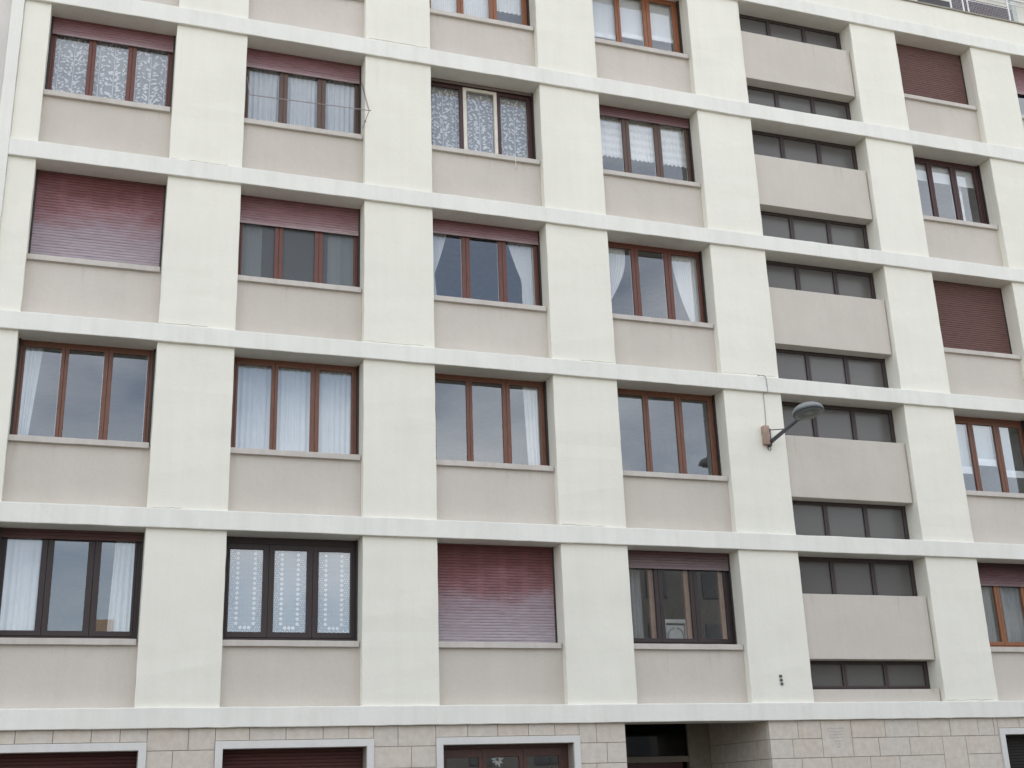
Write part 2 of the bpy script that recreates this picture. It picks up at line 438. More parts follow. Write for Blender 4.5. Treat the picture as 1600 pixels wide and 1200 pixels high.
def slat_mesh(width, h):
    key = (round(width, 3), h)
    if key not in pane_mesh:
        pr = [(0.0005, 0.0), (-0.003, h * 0.16), (-0.004, h * 0.5), (-0.003, h * 0.84), (0.0005, h), (0.012, h), (0.012, 0.0)]
        V = [(x, y, z) for x in (0, width) for y, z in pr]; n = len(pr)
        F = [tuple(reversed(range(n))), tuple(range(n, 2 * n))] + [(i, (i + 1) % n, n + (i + 1) % n, n + i) for i in range(n)]
        me = bpy.data.meshes.new('slat'); me.from_pydata(V, [], F); me.materials.append(M['dark'])
        bm = bmesh.new(); bm.from_mesh(me); bmesh.ops.recalc_face_normals(bm, faces=bm.faces); bm.to_mesh(me); bm.free()
        pane_mesh[key] = me
    return pane_mesh[key]

def shutter(k, r, drop, mat, label=None, pitch=0.047, gap=0.0045, y=0.335, x0=None, x1=None, zt=None, foot=True):
    a, c = BAYS[k] if x0 is None else (x0, x1)
    zt = H[r + 1] if zt is None else zt
    b = MB()
    b.box(a + 0.03, c - 0.03, y - 0.004, y + 0.018, zt - drop, zt - drop + 0.05)      # foot rail
    sh = part(b, 'roller_shutter', mat, 0.004)
    if label: sh['label'] = label
    n = int((drop - 0.053) / pitch) + 1
    for i in range(n):
        z = zt - drop + 0.053 + i * pitch
        h = min(pitch - gap, zt - 0.001 - z)
        if h < 0.006: break
        o = share(slat_mesh(c - a - 0.064, pitch - gap), 'slat', mat, sh)
        o.location = (a + 0.032 , y + random.uniform(-0.0012, 0.0012), z - GZ)
        if h < pitch - gap - 1e-4: o.scale.z = h / (pitch - gap)
    return sh

def rails(k, r, mat=None, y=0.325):
    x0, x1 = BAYS[k]
    for a in (x0 + 0.001, x1 - 0.031):
        b = MB(); b.box(a, a + 0.03, y, y + 0.05, SILL[r] + 0.001, H[r + 1] - 0.001); part(b, 'guide_rail', mat or M['rail'])

W_RED = wood('red_brown_wood', (0.125, 0.042, 0.028)); W_ORA = wood('orange_brown_wood', (0.235, 0.088, 0.036))
W_BRO = wood('mid_brown_wood', (0.150, 0.062, 0.035)); W_DRK = wood('dark_brown_paint', (0.032, 0.021, 0.021), 0.5)
W_GRY = wood('grey_brown_wood', (0.095, 0.056, 0.040)); W_MAR = wood('maroon_paint', (0.055, 0.022, 0.022), 0.5)
W_CRM = plain('cream_paint', (0.66, 0.62, 0.54), 0.5)
STAIRF = plain('stair_frame_brown', (0.050, 0.036, 0.036), 0.5)

# --- weathered shutters
TOPRED, MIDPINK, LILAC = (0.155, 0.060, 0.058), (0.255, 0.132, 0.142), (0.375, 0.330, 0.358)
def worn(name, zt, zb, a=0.15, bq=0.55, slots=None): return shutter_mat(name, zt, zb, [(0.0, LILAC), (a + 0.10, (0.335, 0.275, 0.300)), (bq, MIDPINK), (min(bq + 0.26, 0.95), TOPRED), (1.0, scale3(TOPRED, 0.85))], slots)
def pinkish(name, zt, zb, k=1.0): return shutter_mat(name, zt, zb, [(0.0, scale3((0.37, 0.295, 0.305), k)), (0.18, scale3((0.30, 0.195, 0.205), k)), (0.6, scale3((0.225, 0.115, 0.122), k)), (1.0, scale3((0.150, 0.068, 0.070), k))])
def newbrown(name): return shutter_mat(name, 10, 0, [(0.0, (0.134, 0.076, 0.067)), (1.0, (0.142, 0.078, 0.068))])

# bay 0
for r in (1, 2): pass
def std(k, r): sill(k, r); rails(k, r)
for k in range(7):
    if k == STAIR: continue
    for r in range(5): std(k, r)

WN = {}
WN[0, 0] = window(0, 0, W_DRK, 0.170, 0.180, 0.085, 0.10, 0.15)
WN[0, 1] = window(0, 1, W_BRO, 0.105, 0.130, 0.075, 0.10, 0.085)
WN[0, 2] = window(0, 2, W_RED)
WN[0, 3] = window(0, 3, W_RED, 0.120, 0.130)
WN[0, 4] = window(0, 4, W_RED)
WN[1, 0] = window(1, 0, W_DRK, 0.170, 0.180, 0.075, 0.19, 0.165)
WN[1, 1] = window(1, 1, W_BRO, 0.105, 0.140, 0.085, 0.11, 0.085)
WN[1, 2] = window(1, 2, W_RED, 0.140, 0.140, 0.065, 0.10, 0.075, pane='grainglass')
WN[1, 3] = window(1, 3, W_GRY, 0.145, 0.145)
WN[1, 4] = window(1, 4, W_RED)
WN[2, 0] = window(2, 0, W_RED)
WN[2, 1] = window(2, 1, W_BRO, 0.105, 0.140, 0.085, 0.10, 0.085)
WN[2, 2] = window(2, 2, W_RED, 0.145, 0.145)
WN[2, 3] = window(2, 3, W_MAR, 0.135, 0.125, 0.085, 0.13, 0.06, mid_mat=W_CRM)
WN[2, 4] = window(2, 4, W_ORA, 0.125, 0.155, 0.10, 0.10, 0.05)
WN[3, 0] = window(3, 0, W_DRK, 0.150, 0.150, 0.085, 0.10, 0.135)
WN[3, 1] = window(3, 1, W_BRO, 0.110, 0.140, 0.10, 0.11, 0.085)
WN[3, 2] = window(3, 2, W_RED, 0.145, 0.145, 0.065, 0.11, 0.06)
WN[3, 3] = window(3, 3, W_GRY, 0.145, 0.145)
WN[3, 4] = window(3, 4, W_ORA, 0.110, 0.165, 0.12, 0.11, 0.04)
WN[5, 0] = window(5, 0, W_ORA, 0.120, 0.120, 0.075, 0.10, 0.14)
WN[5, 1] = window(5, 1, W_BRO, 0.120, 0.145, 0.085, 0.15, 0.085)
WN[5, 2] = window(5, 2, W_DRK)
WN[5, 3] = window(5, 3, W_MAR, 0.115, 0.140, 0.11, 0.13, 0.05)
WN[5, 4] = window(5, 4, W_DRK)
for r in range(5): WN[6, r] = window(6, r, W_RED)
LB = {(0, 0): 'dark brown three-light window, lowest storey', (2, 3): 'dark red window with a cream middle sash'}
for kk, v in LB.items(): WN[kk][0]['label'] = v

shutter(0, 0, 0.14, shutter_mat('shutter_brown_strip', 10, 0, [(0, (0.10, 0.058, 0.055)), (1, (0.11, 0.058, 0.055))]))
shutter(0, 2, H[3] - SILL[2] - 0.004, worn('worn_shutter_a', H[3], SILL[2], 0.26, 0.60, (SILL[2] + 0.004 + 0.053, 0.048, 0.05, 0.60)), 'closed shutter, red at the top and bleached lilac below', 0.048, 0.0030)
shutter(0, 3, 0.32, pinkish('pink_shutter_a', H[4], H[4] - 0.32))
shutter(1, 2, 0.50, pinkish('pink_shutter_b', H[3], H[3] - 0.50))
shutter(1, 3, 0.37, pinkish('pink_shutter_c', H[4], H[4] - 0.37))
shutter(1, 4, 0.30, pinkish('pink_shutter_h', H[5], H[5] - 0.30))
shutter(0, 4, 0.50, pinkish('pink_shutter_i', H[5], H[5] - 0.50))
shutter(2, 0, H[1] - SILL[0] - 0.004, worn('worn_shutter_b', H[1], SILL[0], 0.24, 0.56, (SILL[0] + 0.004 + 0.053, 0.046, 6.36, 0.45)), 'closed shutter, dark red above and faded mauve below', 0.046, 0.0025)
shutter(2, 2, 0.27, pinkish('pink_shutter_d', H[3], H[3] - 0.27, 0.95))
shutter(2, 3, 0.060, shutter_mat('taupe_strip', 10, 0, [(0, (0.175, 0.145, 0.13)), (1, (0.18, 0.148, 0.132))]))
shutter(3, 0, 0.30, shutter_mat('shutter_mauve', H[1], H[1] - 0.3, [(0.0, (0.24, 0.19, 0.20)), (0.5, (0.185, 0.135, 0.14)), (1.0, (0.12, 0.062, 0.065))]))
shutter(3, 3, 0.215, pinkish('pink_shutter_f', H[4], H[4] - 0.25, 0.72))
NB = newbrown('brown_shutter')
shutter(5, 4, H[5] - SILL[4] - 0.004, NB, 'closed plain brown shutter under the parapet', 0.046, 0.003)
shutter(5, 2, H[3] - SILL[2] - 0.004, NB, 'closed plain brown shutter, two storeys above the street lamp', 0.046, 0.004)
shutter(5, 0, 0.43, shutter_mat('shutter_dusk', H[1], H[1] - 0.43, [(0.0, (0.22, 0.16, 0.17)), (0.3, (0.155, 0.085, 0.09)), (0.7, (0.085, 0.042, 0.045)), (1, (0.045, 0.025, 0.027))]))
shutter(6, 4, 0.70, pinkish('pink_shutter_g', H[5], H[5] - 0.7))

# pale sealing strips along one side of some panes
SEAL = plain('pale_seal', (0.46, 0.45, 0.43), 0.6)
for key in ((2, 2), (3, 2), (3, 3), (2, 4), (3, 4), (0, 1)):
    wd, xs, g, z0, z1 = WN[key]
    for i in range(3):
        b = MB(); b.box(xs[i] + g - 0.010, xs[i] + g + 0.004, 0.412, 0.418, z0, z1); b.v = [(u, v, q - GZ) for u, v, q in b.v]
        b.build('seal', SEAL, wd)

# stairwell windows: two strips a storey
def strip(z0, z1):
    x0, x1 = sx0 + 0.002, sx1 - 0.002; y = 0.362
    b = MB(); b.ring(x0, x1, z0, z1, y, y + 0.06, 0.055, 0.055, 0.06, 0.055)
    wd = part(b, 'window', STAIRF, 0.004)
    t = (x1 - x0 - 0.09) / 3
    for i in range(3):
        a = x0 + 0.045 + i * t
        b = MB(); b.ring(a + 0.001, a + t - 0.001, z0 + 0.05, z1 - 0.045, y - 0.012, y + 0.045, 0.042, 0.042, 0.035, 0.03)
        b.v = [(u, v, q - GZ) for u, v, q in b.v]; b.build('sash', STAIRF, wd, 0.004)
        b = MB(); b.box(a + 0.036, a + t - 0.036, y + 0.02, y + 0.026, z0 + 0.08, z1 - 0.07)
        b.v = [(u, v, q - GZ) for u, v, q in b.v]; b.build('pane', M['frost'], wd)
for r in range(5):
    strip(ST[r] - 0.045, H[r + 1] - 0.002)
    strip((3.795 if r == 0 else HT[r] - 0.035), SB[r] + 0.015)

# inner casement posts seen through the glass of the lowest window by the entrance
wd, xs, g, z0, z1 = WN[3, 0]
for i in range(3):
    b = MB(); b.box(xs[i] + g - 0.075, xs[i] + g + 0.015, 0.436, 0.50, z0 - 0.02, z1 + 0.02); b.v = [(u, v, q - GZ) for u, v, q in b.v]
    b.build('inner_post', plain('inner_post_wood', (0.33, 0.20, 0.145), 0.5), wd, 0.004)

# ------------------------------------------------------------------ ground floor: stone cladding, surrounds, entrance
M['stone'] = None
m, n, l, p = newmat('limestone')
oi = n.new('ShaderNodeObjectInfo')
c0 = ramp(n, [(0.0, (0.575, 0.52, 0.450)), (0.5, (0.60, 0.55, 0.485)), (1.0, (0.575, 0.535, 0.48))]); l.new(oi.outputs['Random'], c0.inputs['Fac'])
s1 = noise(n, l, 9, 6, 0.65); r1 = ramp(n, [(0.3, (0.86, 0.85, 0.83)), (0.65, (1.04, 1.04, 1.04))]); l.new(s1.outputs['Fac'], r1.inputs['Fac'])
s2 = noise(n, l, 2.0, 4, 0.6, (2, 2, 0.4)); r2_ = ramp(n, [(0.55, (1, 1, 1)), (0.75, (0.96, 0.915, 0.85))]); l.new(s2.outputs['Fac'], r2_.inputs['Fac'])
cc = mix(n, l, 'MULTIPLY', 1, mix(n, l, 'MULTIPLY', 1, c0.outputs['Color'], r1.outputs['Color']), r2_.outputs['Color'])
l.new(cc, p.inputs['Base Color']); p.inputs['Roughness'].default_value = 0.85; p.inputs['Specular IOR Level'].default_value = 0.2
s3 = noise(n, l, 80, 4, 0.7); bp = n.new('ShaderNodeBump'); bp.inputs['Strength'].default_value = 0.3; bp.inputs['Distance'].default_value = 0.004
l.new(s3.outputs['Fac'], bp.inputs['Height']); l.new(bp.outputs['Normal'], p.inputs['Normal'])
M['stone'] = m
M['mortar'] = plain('mortar_joint', (0.31, 0.28, 0.245), 0.9)
M['surround'] = stucco('surround_paint', (0.66, 0.655, 0.63), 0.2, 0.05, 0.06)

ZA, ZB, ZC, ZD = 3.302, 3.005, 2.705, 2.40
RX = 11.851; RLX = 9.31                                    # entrance recess from RLX to RX
OPEN = [(-0.10, 2.155), (3.07, 5.32), (6.255, 8.535), (16.385, 18.65), (19.40, 21.60)]   # surrounds, outer edges
def stone(x0, x1, z0, z1, side=None):
    gq = 0.0042; b = MB(); d = random.uniform(-0.002, 0.002)
    if side is None: b.box(x0 + gq, x1 - gq, 0.0 + d, 0.05, z0 + gq, z1 - gq)
    else: b.box(side, side + 0.05 + d, x0 + gq, x1 - gq, z0 + gq, z1 - gq)
    return part(b, 'stone', M['stone'], 0.0035, seg=1)
def course(xs_, z0, z1, skip=()):
    for a, c in zip(xs_, xs_[1:]):
        if any(abs(a - s_) < 1e-6 for s_ in skip): continue
        stone(a, c, z0, z1)
ZS = 3.125
# course just under the band: short stones above the surrounds, full ones between them
course([-0.57, -0.08, 0.467, 0.939, 1.427, 1.80, 2.155], ZS, ZA)
course([2.155, 2.707, 3.07], ZB, ZA)
course([3.07, 3.539, 4.05, 4.58, 4.952, 5.32], ZS, ZA)
course([5.32, 5.682, 6.255], ZB, ZA)
course([6.255, 6.747, 7.219, 7.709, 8.135, 8.535], ZS, ZA)
course([8.535, 8.821, RLX], ZB, ZA)
course([2.155, 2.505, 3.07], ZC, ZB); course([5.32, 5.881, 6.255], ZC, ZB); course([8.535, 8.985, RLX], ZC, ZB)
course([2.155, 2.80, 3.07], ZD, ZC); course([5.32, 5.60, 6.255], ZD, ZC); course([8.535, 8.80, RLX], ZD, ZC)
# right of the entrance
course([RX, 12.393, 12.828], ZB, ZA)
course([13.405, 14.068, 14.732, 15.383, 15.967, 16.30], ZB, ZA)
course([RX, 12.27, 12.828], ZC, ZB)
course([13.405, 13.915, 14.522, 15.19], ZC, ZB); course([15.67, 16.385], ZC, ZB)
stone(16.30, 16.385, ZB, ZA); course([16.385, 16.85, 17.3, 17.75, 18.2, 18.65], ZS, ZA)
inscribed = stone(12.828, 13.405, ZC, ZA); inscribed['label'] = 'tall stone with worn engraved lines'
course([RX, 12.411, 12.964, 13.712, 14.287, 15.19], ZD, ZC); course([15.67, 16.385], ZD, ZC)
stone(15.19, 15.67, ZD, ZB)
course([18.65, 19.40], ZB, ZA); course([18.65, 19.40], ZC, ZB); course([18.65, 19.40], ZD, ZC)
course([19.40, 20.0, 20.5, 21.0, 21.6], ZS, ZA); course([21.6, 22.3, 23.0, XR], ZB, ZA)
# faint engraved lines of the worn inscription (too worn to read): shallow broken cuts
rr = random.Random(5); EN = plain('engraved_stone', (0.475, 0.44, 0.40), 0.9)
for q, (zz, wl) in enumerate([(3.165, 0.30), (3.115, 0.32), (3.068, 0.30), (3.02, 0.30), (2.965, 0.12), (2.92, 0.08), (2.875, 0.06)]):
    b = MB(); x = 13.12 - wl / 2
    while x < 13.12 + wl / 2:
        ww = rr.uniform(0.012, 0.03); b.box(x, x + ww, -0.0035, -0.0005, zz - 0.011 - GZ, zz + 0.011 - GZ); x += ww + rr.uniform(0.006, 0.02)
    b.build('engraved_line', EN, inscribed)
# entrance recess: cheek wall on the far side
ycs = [0.052, 0.45, 1.0, 1.5, 2.10]
for a, c in zip(ycs, ycs[1:]): stone(a, c, ZB, ZA if a < 0.4 else 3.498, RX)
ycs = [0.052, 0.50, 1.07, 1.60, 2.10]
for a, c in zip(ycs, ycs[1:]): stone(a, c, ZC, ZB, RX)
ycs = [0.052, 0.40, 0.95, 1.50, 2.10]
for a, c in zip(ycs, ycs[1:]): stone(a, c, ZD, ZC, RX)
# backing behind the joints, split round the openings
def backing(x0, x1, z0, z1, y0=0.012, y1=0.46):
    b = MB(); b.box(x0, x1, y0, y1, z0, z1); part(b, 'cladding_wall', M['mortar'])
xs_ = [XL + 6.4] + [v for o_ in OPEN[:3] for v in (o_[0] + 0.11, o_[1] - 0.11)] + [RLX]
for a, c in zip(xs_[0::2], xs_[1::2]): backing(a, c, GZ, 3.31)
backing(RX + 0.012, OPEN[3][0] + 0.11, GZ, 3.31); backing(OPEN[3][1] - 0.11, OPEN[4][0] + 0.11, GZ, 3.31); backing(OPEN[4][1] - 0.11, XR, GZ, 3.31)
for o_ in OPEN: backing(o_[0] + 0.112, o_[1] - 0.112, 3.03, 3.31)
b = MB(); b.box(RX + 0.013, RX + 0.3, 0.461, 2.4, GZ, 3.498); part(b, 'cladding_wall', M['mortar'])
b = MB(); b.box(RLX - 0.3, RLX - 0.001, 0.461, 2.4, GZ, 3.498); part(b, 'cladding_wall', M['mortar'])
b = MB(); b.box(RLX - 0.298, RX + 0.298, 0.473, 2.628, 3.50, 3.54); part(b, 'recess_ceiling', plain('recess_ceiling_grey', (0.22, 0.20, 0.18), 0.9))
# lower stone below the picture
for a, c in ((-0.57, -0.10), (2.155, 3.07), (5.32, 6.255), (8.535, RLX), (RX, 16.385), (18.65, 19.40), (21.6, XR)):
    z = ZD
    while z > GZ + 0.1: stone(a, c, max(GZ, z - 0.3), z); z -= 0.3

for i, (x0, x1) in enumerate(OPEN):
    b = MB(); b.ring(x0, x1, 0.9, 3.12, -0.032, 0.30, 0.105, 0.105, 0.12, 0.105)
    part(b, 'window_surround', M['surround'], 0.006)
G_RED = shutter_mat('ground_shutter_red', 10, 0, [(0, (0.072, 0.027, 0.024)), (1, (0.080, 0.029, 0.026))])
G_BLK = shutter_mat('ground_shutter_black', 10, 0, [(0, (0.024, 0.022, 0.022)), (1, (0.026, 0.023, 0.023))])
for i, mt in ((0, G_RED), (1, G_RED), (3, G_BLK)):
    x0, x1 = OPEN[i]
    shutter(0, 0, 1.95, mt, 'closed red-brown ground floor shutter' if mt is G_RED else 'closed black ground floor shutter', 0.05, 0.005, 0.22, x0 + 0.08, x1 - 0.08, 3.012)
    b = MB(); b.box(x0 + 0.1, x1 - 0.1, 0.262, 0.31, 1.0, 3.02); part(b, 'shutter_backing', M['dark'])
b = MB(); b.box(OPEN[4][0] + 0.1, OPEN[4][1] - 0.1, 0.25, 0.30, 1.0, 3.02); part(b, 'shutter_backing', M['dark'])
# ground floor window with glass
x0, x1 = OPEN[2]; x0 += 0.11; x1 -= 0.11
b = MB(); b.ring(x0, x1, 1.02, 3.013, 0.225, 0.29, 0.03, 0.09, 0.06, 0.05)
W_GND = wood('ground_window_wood_shaded', (0.070, 0.030, 0.021)); gw = part(b, 'window', W_GND, 0.004); gw['label'] = 'brown ground floor window in a white surround'  # wood colour darkened to carry the shade of the deep recess
t = (x1 - x0 - 0.12) / 3
for i in range(3):
    a = x0 + 0.03 + i * t
    b = MB(); b.ring(a + 0.001, a + t - 0.001, 1.08, 2.962, 0.215, 0.27, 0.065, 0.065, 0.07, 0.125); b.v = [(u, v, q - GZ) for u, v, q in b.v]
    b.build('sash', W_GND, gw, 0.005)
    b = MB(); b.box(a + 0.06, a + t - 0.06, 0.245, 0.251, 1.13, 2.85); b.v = [(u, v, q - GZ) for u, v, q in b.v]
    b.build('pane', M['glass'], gw)
# entrance: glazed transom, post, head of the door, deep in the recess
AL = plain('door_metal', (0.24, 0.215, 0.18), 0.5, 0.0, 0.3)
b = MB(); b.box(11.42, 11.846, 2.05, 2.16, GZ, 3.498); dp = part(b, 'door_post', AL, 0.008)
b = MB(); b.box(RLX + 0.002, 11.418, 2.06, 2.14, 2.755, 2.855); part(b, 'door_head', AL, 0.006)
b = MB(); b.box(RLX + 0.002, 11.418, 2.095, 2.105, 2.857, 3.498); part(b, 'transom_pane', glass('door_glass', 1.5, (0.3, 0.32, 0.33)))
b = MB(); b.box(RLX + 0.30, 11.30, 2.07, 2.12, GZ + 0.02, 2.752); dr = part(b, 'door', wood('door_maroon', (0.07, 0.022, 0.024)), 0.006)
b = MB(); b.box(RLX + 0.002, RLX + 0.298, 2.07, 2.12, GZ + 0.02, 2.752); part(b, 'door_sidelight', M['dark'])
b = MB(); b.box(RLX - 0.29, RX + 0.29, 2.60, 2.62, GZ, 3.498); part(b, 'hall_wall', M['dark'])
b = MB(); b.box(9.98, 10.55, 2.40, 2.45, 2.60, 3.03); part(b, 'hall_panel', plain('hall_panel_paint', (0.16, 0.17, 0.16), 0.5))

# ------------------------------------------------------------------ parapet, roof terrace, railing
part(wavy_box(-0.40, XR, 0.0, 0.24, 17.56, 18.165, 'x', seed=90), 'parapet', M['pillar'])
part(wavy_box(-0.40, XR, -0.035, 0.26, 18.166, 18.20, 'x', seed=91), 'coping', M['coping'], 0.004)
b = MB(); b.box(XL, XR, 0.25, 5.2, 17.57, 17.9); part(b, 'roof_slab', M['inner'])
b = MB(); b.box(XL, XR, 2.0, 2.25, 17.902, 20.9); part(b, 'terrace_wall', M['band'])
b = MB(); b.box(XL, XR, 1.2, 5.2, 20.9, 21.1); part(b, 'roof_slab', M['band'])
b = MB(); b.box(19.0, 21.3, 1.985, 2.02, 17.95, 20.15); tw = part(b, 'terrace_door', plain('terrace_door_dark', (0.055, 0.05, 0.055), 0.3))
WP = plain('white_railing_paint', (0.74, 0.74, 0.74), 0.4)
rb = MB(); rb.tube([(18.22, 0.12, 18.90), (XR, 0.12, 18.90)], 0.022)
rl = part(rb, 'terrace_railing', WP, 0, smooth=True)
def rlc(mb, name, mat): 
    mb.v = [(u, v, q - GZ) for u, v, q in mb.v]; return mb.build(name, mat, rl)
for x in (18.22, 18.55, 18.68, 19.80, 21.0, 22.2):
    b = MB(); b.tube([(x, 0.12, 18.198), (x, 0.12, 18.90)], 0.019); rlc(b, 'post', WP)
for z, xe in ((18.235, XR), (18.635, 19.86), (18.77, XR)):
    b = MB(); b.tube([(18.22, 0.12, z), (xe, 0.12, z)], 0.012); rlc(b, 'rail', WP)
b = MB()
x = 18.24
while x < XR - 0.1:
    b.tube([(x, 0.12, 18.22), (x, 0.12, 18.635 if x < 19.86 else 18.36)], 0.0032, 4); x += 0.042
z = 18.25
while z < 18.63:
    b.tube([(18.24, 0.124, z), (XR - 0.1 if z < 18.36 else 19.86, 0.124, z)], 0.0032, 4); z += 0.042
rlc(b, 'wire_mesh', plain('mesh_wire', (0.55, 0.53, 0.54), 0.4))
b = MB(); b.box(18.44, 20.06, 0.33, 0.36, 17.9, 18.86); part(b, 'terrace_screen', plain('terrace_screen_cloth', (0.07, 0.058, 0.075), 0.8))
b = MB(); b.box(20.10, 20.24, 0.31, 0.40, 17.9, 19.2); part(b, 'terrace_post', plain('terrace_post_paint', (0.50, 0.53, 0.50), 0.6), 0.01)

# ================================================================== things fixed on the facade
# street lamp on a wall bracket
LP = tag(empty('street_lamp', None, (12.38, 0, 7.95)), 'grey domed street lamp on a slanting wall bracket beside the stairwell', 'street lamp')
def lp(mb, name, mat, parent=None, bev=0, smooth=False):
    mb.v = [(u - 12.38, v, q - 7.95) for u, v, q in mb.v]
    return mb.build(name, mat, parent or LP, bev, smooth=smooth)
LG = plain('lamp_grey_metal', (0.085, 0.090, 0.105), 0.5, 0.2)
b = MB(); b.box(12.275, 12.385, -0.10, 0.004, 7.975, 8.315); lp(b, 'junction_box', plain('junction_box_brown', (0.36, 0.26, 0.205), 0.7, var=0.25), None, 0.008)
b = MB(); b.box(12.388, 12.425, -0.075, 0.004, 7.945, 8.275); lp(b, 'wall_bracket', LG, None, 0.006)
P0, P1 = Vector((12.405, -0.05, 8.02)), Vector((12.405, -1.02, 8.165))
b = MB(); b.tube([P0, P0.lerp(P1, 0.5), P1], [0.038, 0.034, 0.030], 12); lp(b, 'arm', LG, None, 0, True)
b = MB(); b.tube([(12.405, -0.06, 8.245), P0.lerp(P1, 0.58)], 0.009, 6); lp(b, 'stay', LG, None, 0, True)
# head: flat dome, rim and glass bowl; its axis leans out with the arm
HC = Vector((12.42, -1.29, 8.205))
MT = Matrix.Translation(HC) @ Matrix.Rotation(R(-9), 4, 'X') @ Matrix.Rotation(R(-3), 4, 'Y') @ Matrix.Scale(0.89, 4)
b = MB(); b.lathe([(0.292, -0.012), (0.294, 0.02), (0.285, 0.045), (0.255, 0.082), (0.20, 0.118), (0.13, 0.142), (0.06, 0.153), (0.004, 0.156)], 36, MT); lp(b, 'dome', plain('lamp_dome_grey', (0.225, 0.24, 0.235), 0.45, 0.1), None, 0, True)
b = MB(); b.lathe([(0.270, -0.040), (0.298, -0.036), (0.302, -0.012), (0.297, -0.010), (0.270, -0.012)], 36, MT); lp(b, 'rim', plain('lamp_rim_blue_grey', (0.070, 0.085, 0.100), 0.4, 0.2), None, 0, True)
b = MB(); b.lathe([(0.268, -0.034), (0.25, -0.058), (0.20, -0.078), (0.12, -0.090), (0.004, -0.094)], 32, MT); lp(b, 'bowl', frosted('lamp_bowl_glass', (0.22, 0.23, 0.22), 0.55), None, 0, True)
b = MB(); b.lathe([(0.13, -0.020), (0.10, -0.034), (0.05, -0.052), (0.004, -0.056)], 20, MT); lp(b, 'reflector', plain('lamp_reflector', (0.62, 0.62, 0.60), 0.3), None, 0, True)
b = MB(); b.tube([P1 + Vector((0, 0.03, -0.005)), HC + Vector((0, 0.19, -0.035))], [0.040, 0.048], 12); lp(b, 'socket', LG, None, 0, True)

b = MB(); b.tube([(12.28, -0.067, 9.245), (12.35, -0.070, 9.262), (12.43, -0.070, 9.25), (12.45, -0.068, 9.20), (12.453, -0.068, 9.08), (12.456, -0.067, 8.965), (12.44, -0.065, 8.948), (12.40, -0.012, 8.944), (12.392, -0.008, 8.90), (12.396, -0.007, 8.65), (12.388, -0.007, 8.45), (12.372, -0.012, 8.312)], 0.0075, 6)
cb = b.build('power_cable', plain('cable_grey', (0.36, 0.35, 0.33), 0.7), None, 0, smooth=True)
tag(cb, 'thin grey cable running down from the white band to the lamp junction box', 'cable')
b = MB(); b.tube([(12.37, -0.012, 7.972), (12.375, -0.012, 7.90), (12.40, -0.012, 7.87), (12.43, -0.012, 7.90), (12.42, -0.02, 7.947)], 0.007, 6)
tag(b.build('power_cable', plain('cable_dark', (0.12, 0.11, 0.10), 0.7), None, 0, smooth=True), 'short drooping cable loop under the lamp junction box', 'cable')

# folding clothes rack outside a window
DR = tag(empty('clothes_rack', None, (4.15, 0.0, 13.1)), 'thin metal clothes drying rack folded out in front of a curtained window', 'drying rack')
def dr_(pts, name, r=0.007):
    b = MB(); b.tube(pts, r, 6); b.v = [(u - 4.15, v, q - 13.1) for u, v, q in b.v]; b.build(name, RK, DR, 0, smooth=True)
RK = plain('rack_metal', (0.30, 0.25, 0.26), 0.4, 0.4)
RW = plain('rack_white', (0.62, 0.60, 0.62), 0.4)
dr_([(3.125, -0.30, 13.283), (5.175, -0.30, 13.326)], 'front_rod', 0.0075)
dr_([(3.155, 0.20, 13.93), (3.150, -0.30, 13.285)], 'side_arm'); dr_([(5.118, 0.20, 14.17), (5.145, -0.30, 13.325)], 'side_arm')
dr_([(5.110, 0.16, 14.13), (5.120, -0.27, 13.40), (5.145, -0.30, 13.325)], 'stay', 0.005)
dr_([(5.145, -0.295, 13.325), (5.125, -0.08, 13.24), (5.12, 0.10, 13.20)], 'stay', 0.006)
b = MB(); b.lathe([(0.012, -0.02), (0.02, 0), (0.012, 0.02)], 10, Matrix.Translation((5.125 - 4.15, -0.08, 13.24 - 13.1))); b.build('joint', RK, DR)

# small dark fitting low on the pillar by the stairwell
wf = tag(empty('wall_fitting', None, (12.163, 0, 3.945)), 'small dark three-part fitting on the pillar beside the lowest stairwell window', 'wall fitting')
FT = plain('fitting_dark', (0.11, 0.115, 0.115), 0.6)
for i, dz in enumerate((0.062, 0.0, -0.062)):
    b = MB(); b.box(0.005 * i - 0.024, 0.005 * i + 0.024, -0.022, 0.002, dz - 0.022, dz + 0.022); c_ = b.build('clip', FT, wf, 0.006)
    b = MB(); b.box(0.005 * i - 0.011, 0.005 * i + 0.011, -0.030, -0.023, dz - 0.010, dz + 0.010); b.build('screw_cap', FT, c_, 0.003)

b = MB(); b.tube([(7.88, 0.085, 13.085), (7.885, 0.075, 13.06), (7.89, 0.085, 12.95), (7.905, 0.10, 12.82)], 0.006, 6)
tag(b.build('cord', plain('white_cord', (0.72, 0.72, 0.70), 0.7), None, 0, smooth=True), 'white cord hanging over the sill below the window with a cream sash', 'cord')
sm_ = MB()
for q in range(9):
    t_ = R(-70 + q * 40 + random.uniform(-8, 8)); Lq = random.uniform(0.09, 0.13)
    cx, cz = 7.28, 2.80; u = Vector((math.cos(t_), 0, math.sin(t_))); v = Vector((-math.sin(t_), 0, math.cos(t_))); c_ = Vector((cx, 0.243, cz))
    pts = [c_ + u * Lq * 0.15, c_ + u * Lq * 0.5 + v * 0.022, c_ + u * Lq, c_ + u * Lq * 0.5 - v * 0.022]
    sm_.add([p_ for p_ in pts] + [p_ + Vector((0, -0.001, 0)) for p_ in pts], [(0, 1, 2, 3), (7, 6, 5, 4), (0, 4, 5, 1), (1, 5, 6, 2), (2, 6, 7, 3), (3, 7, 4, 0)])
tag(sm_.build('window_sticker', plain('sticker_pale', (0.34, 0.35, 0.34), 0.6)), 'pale leaf-shaped sticker on the middle pane of the ground floor window', 'sticker')

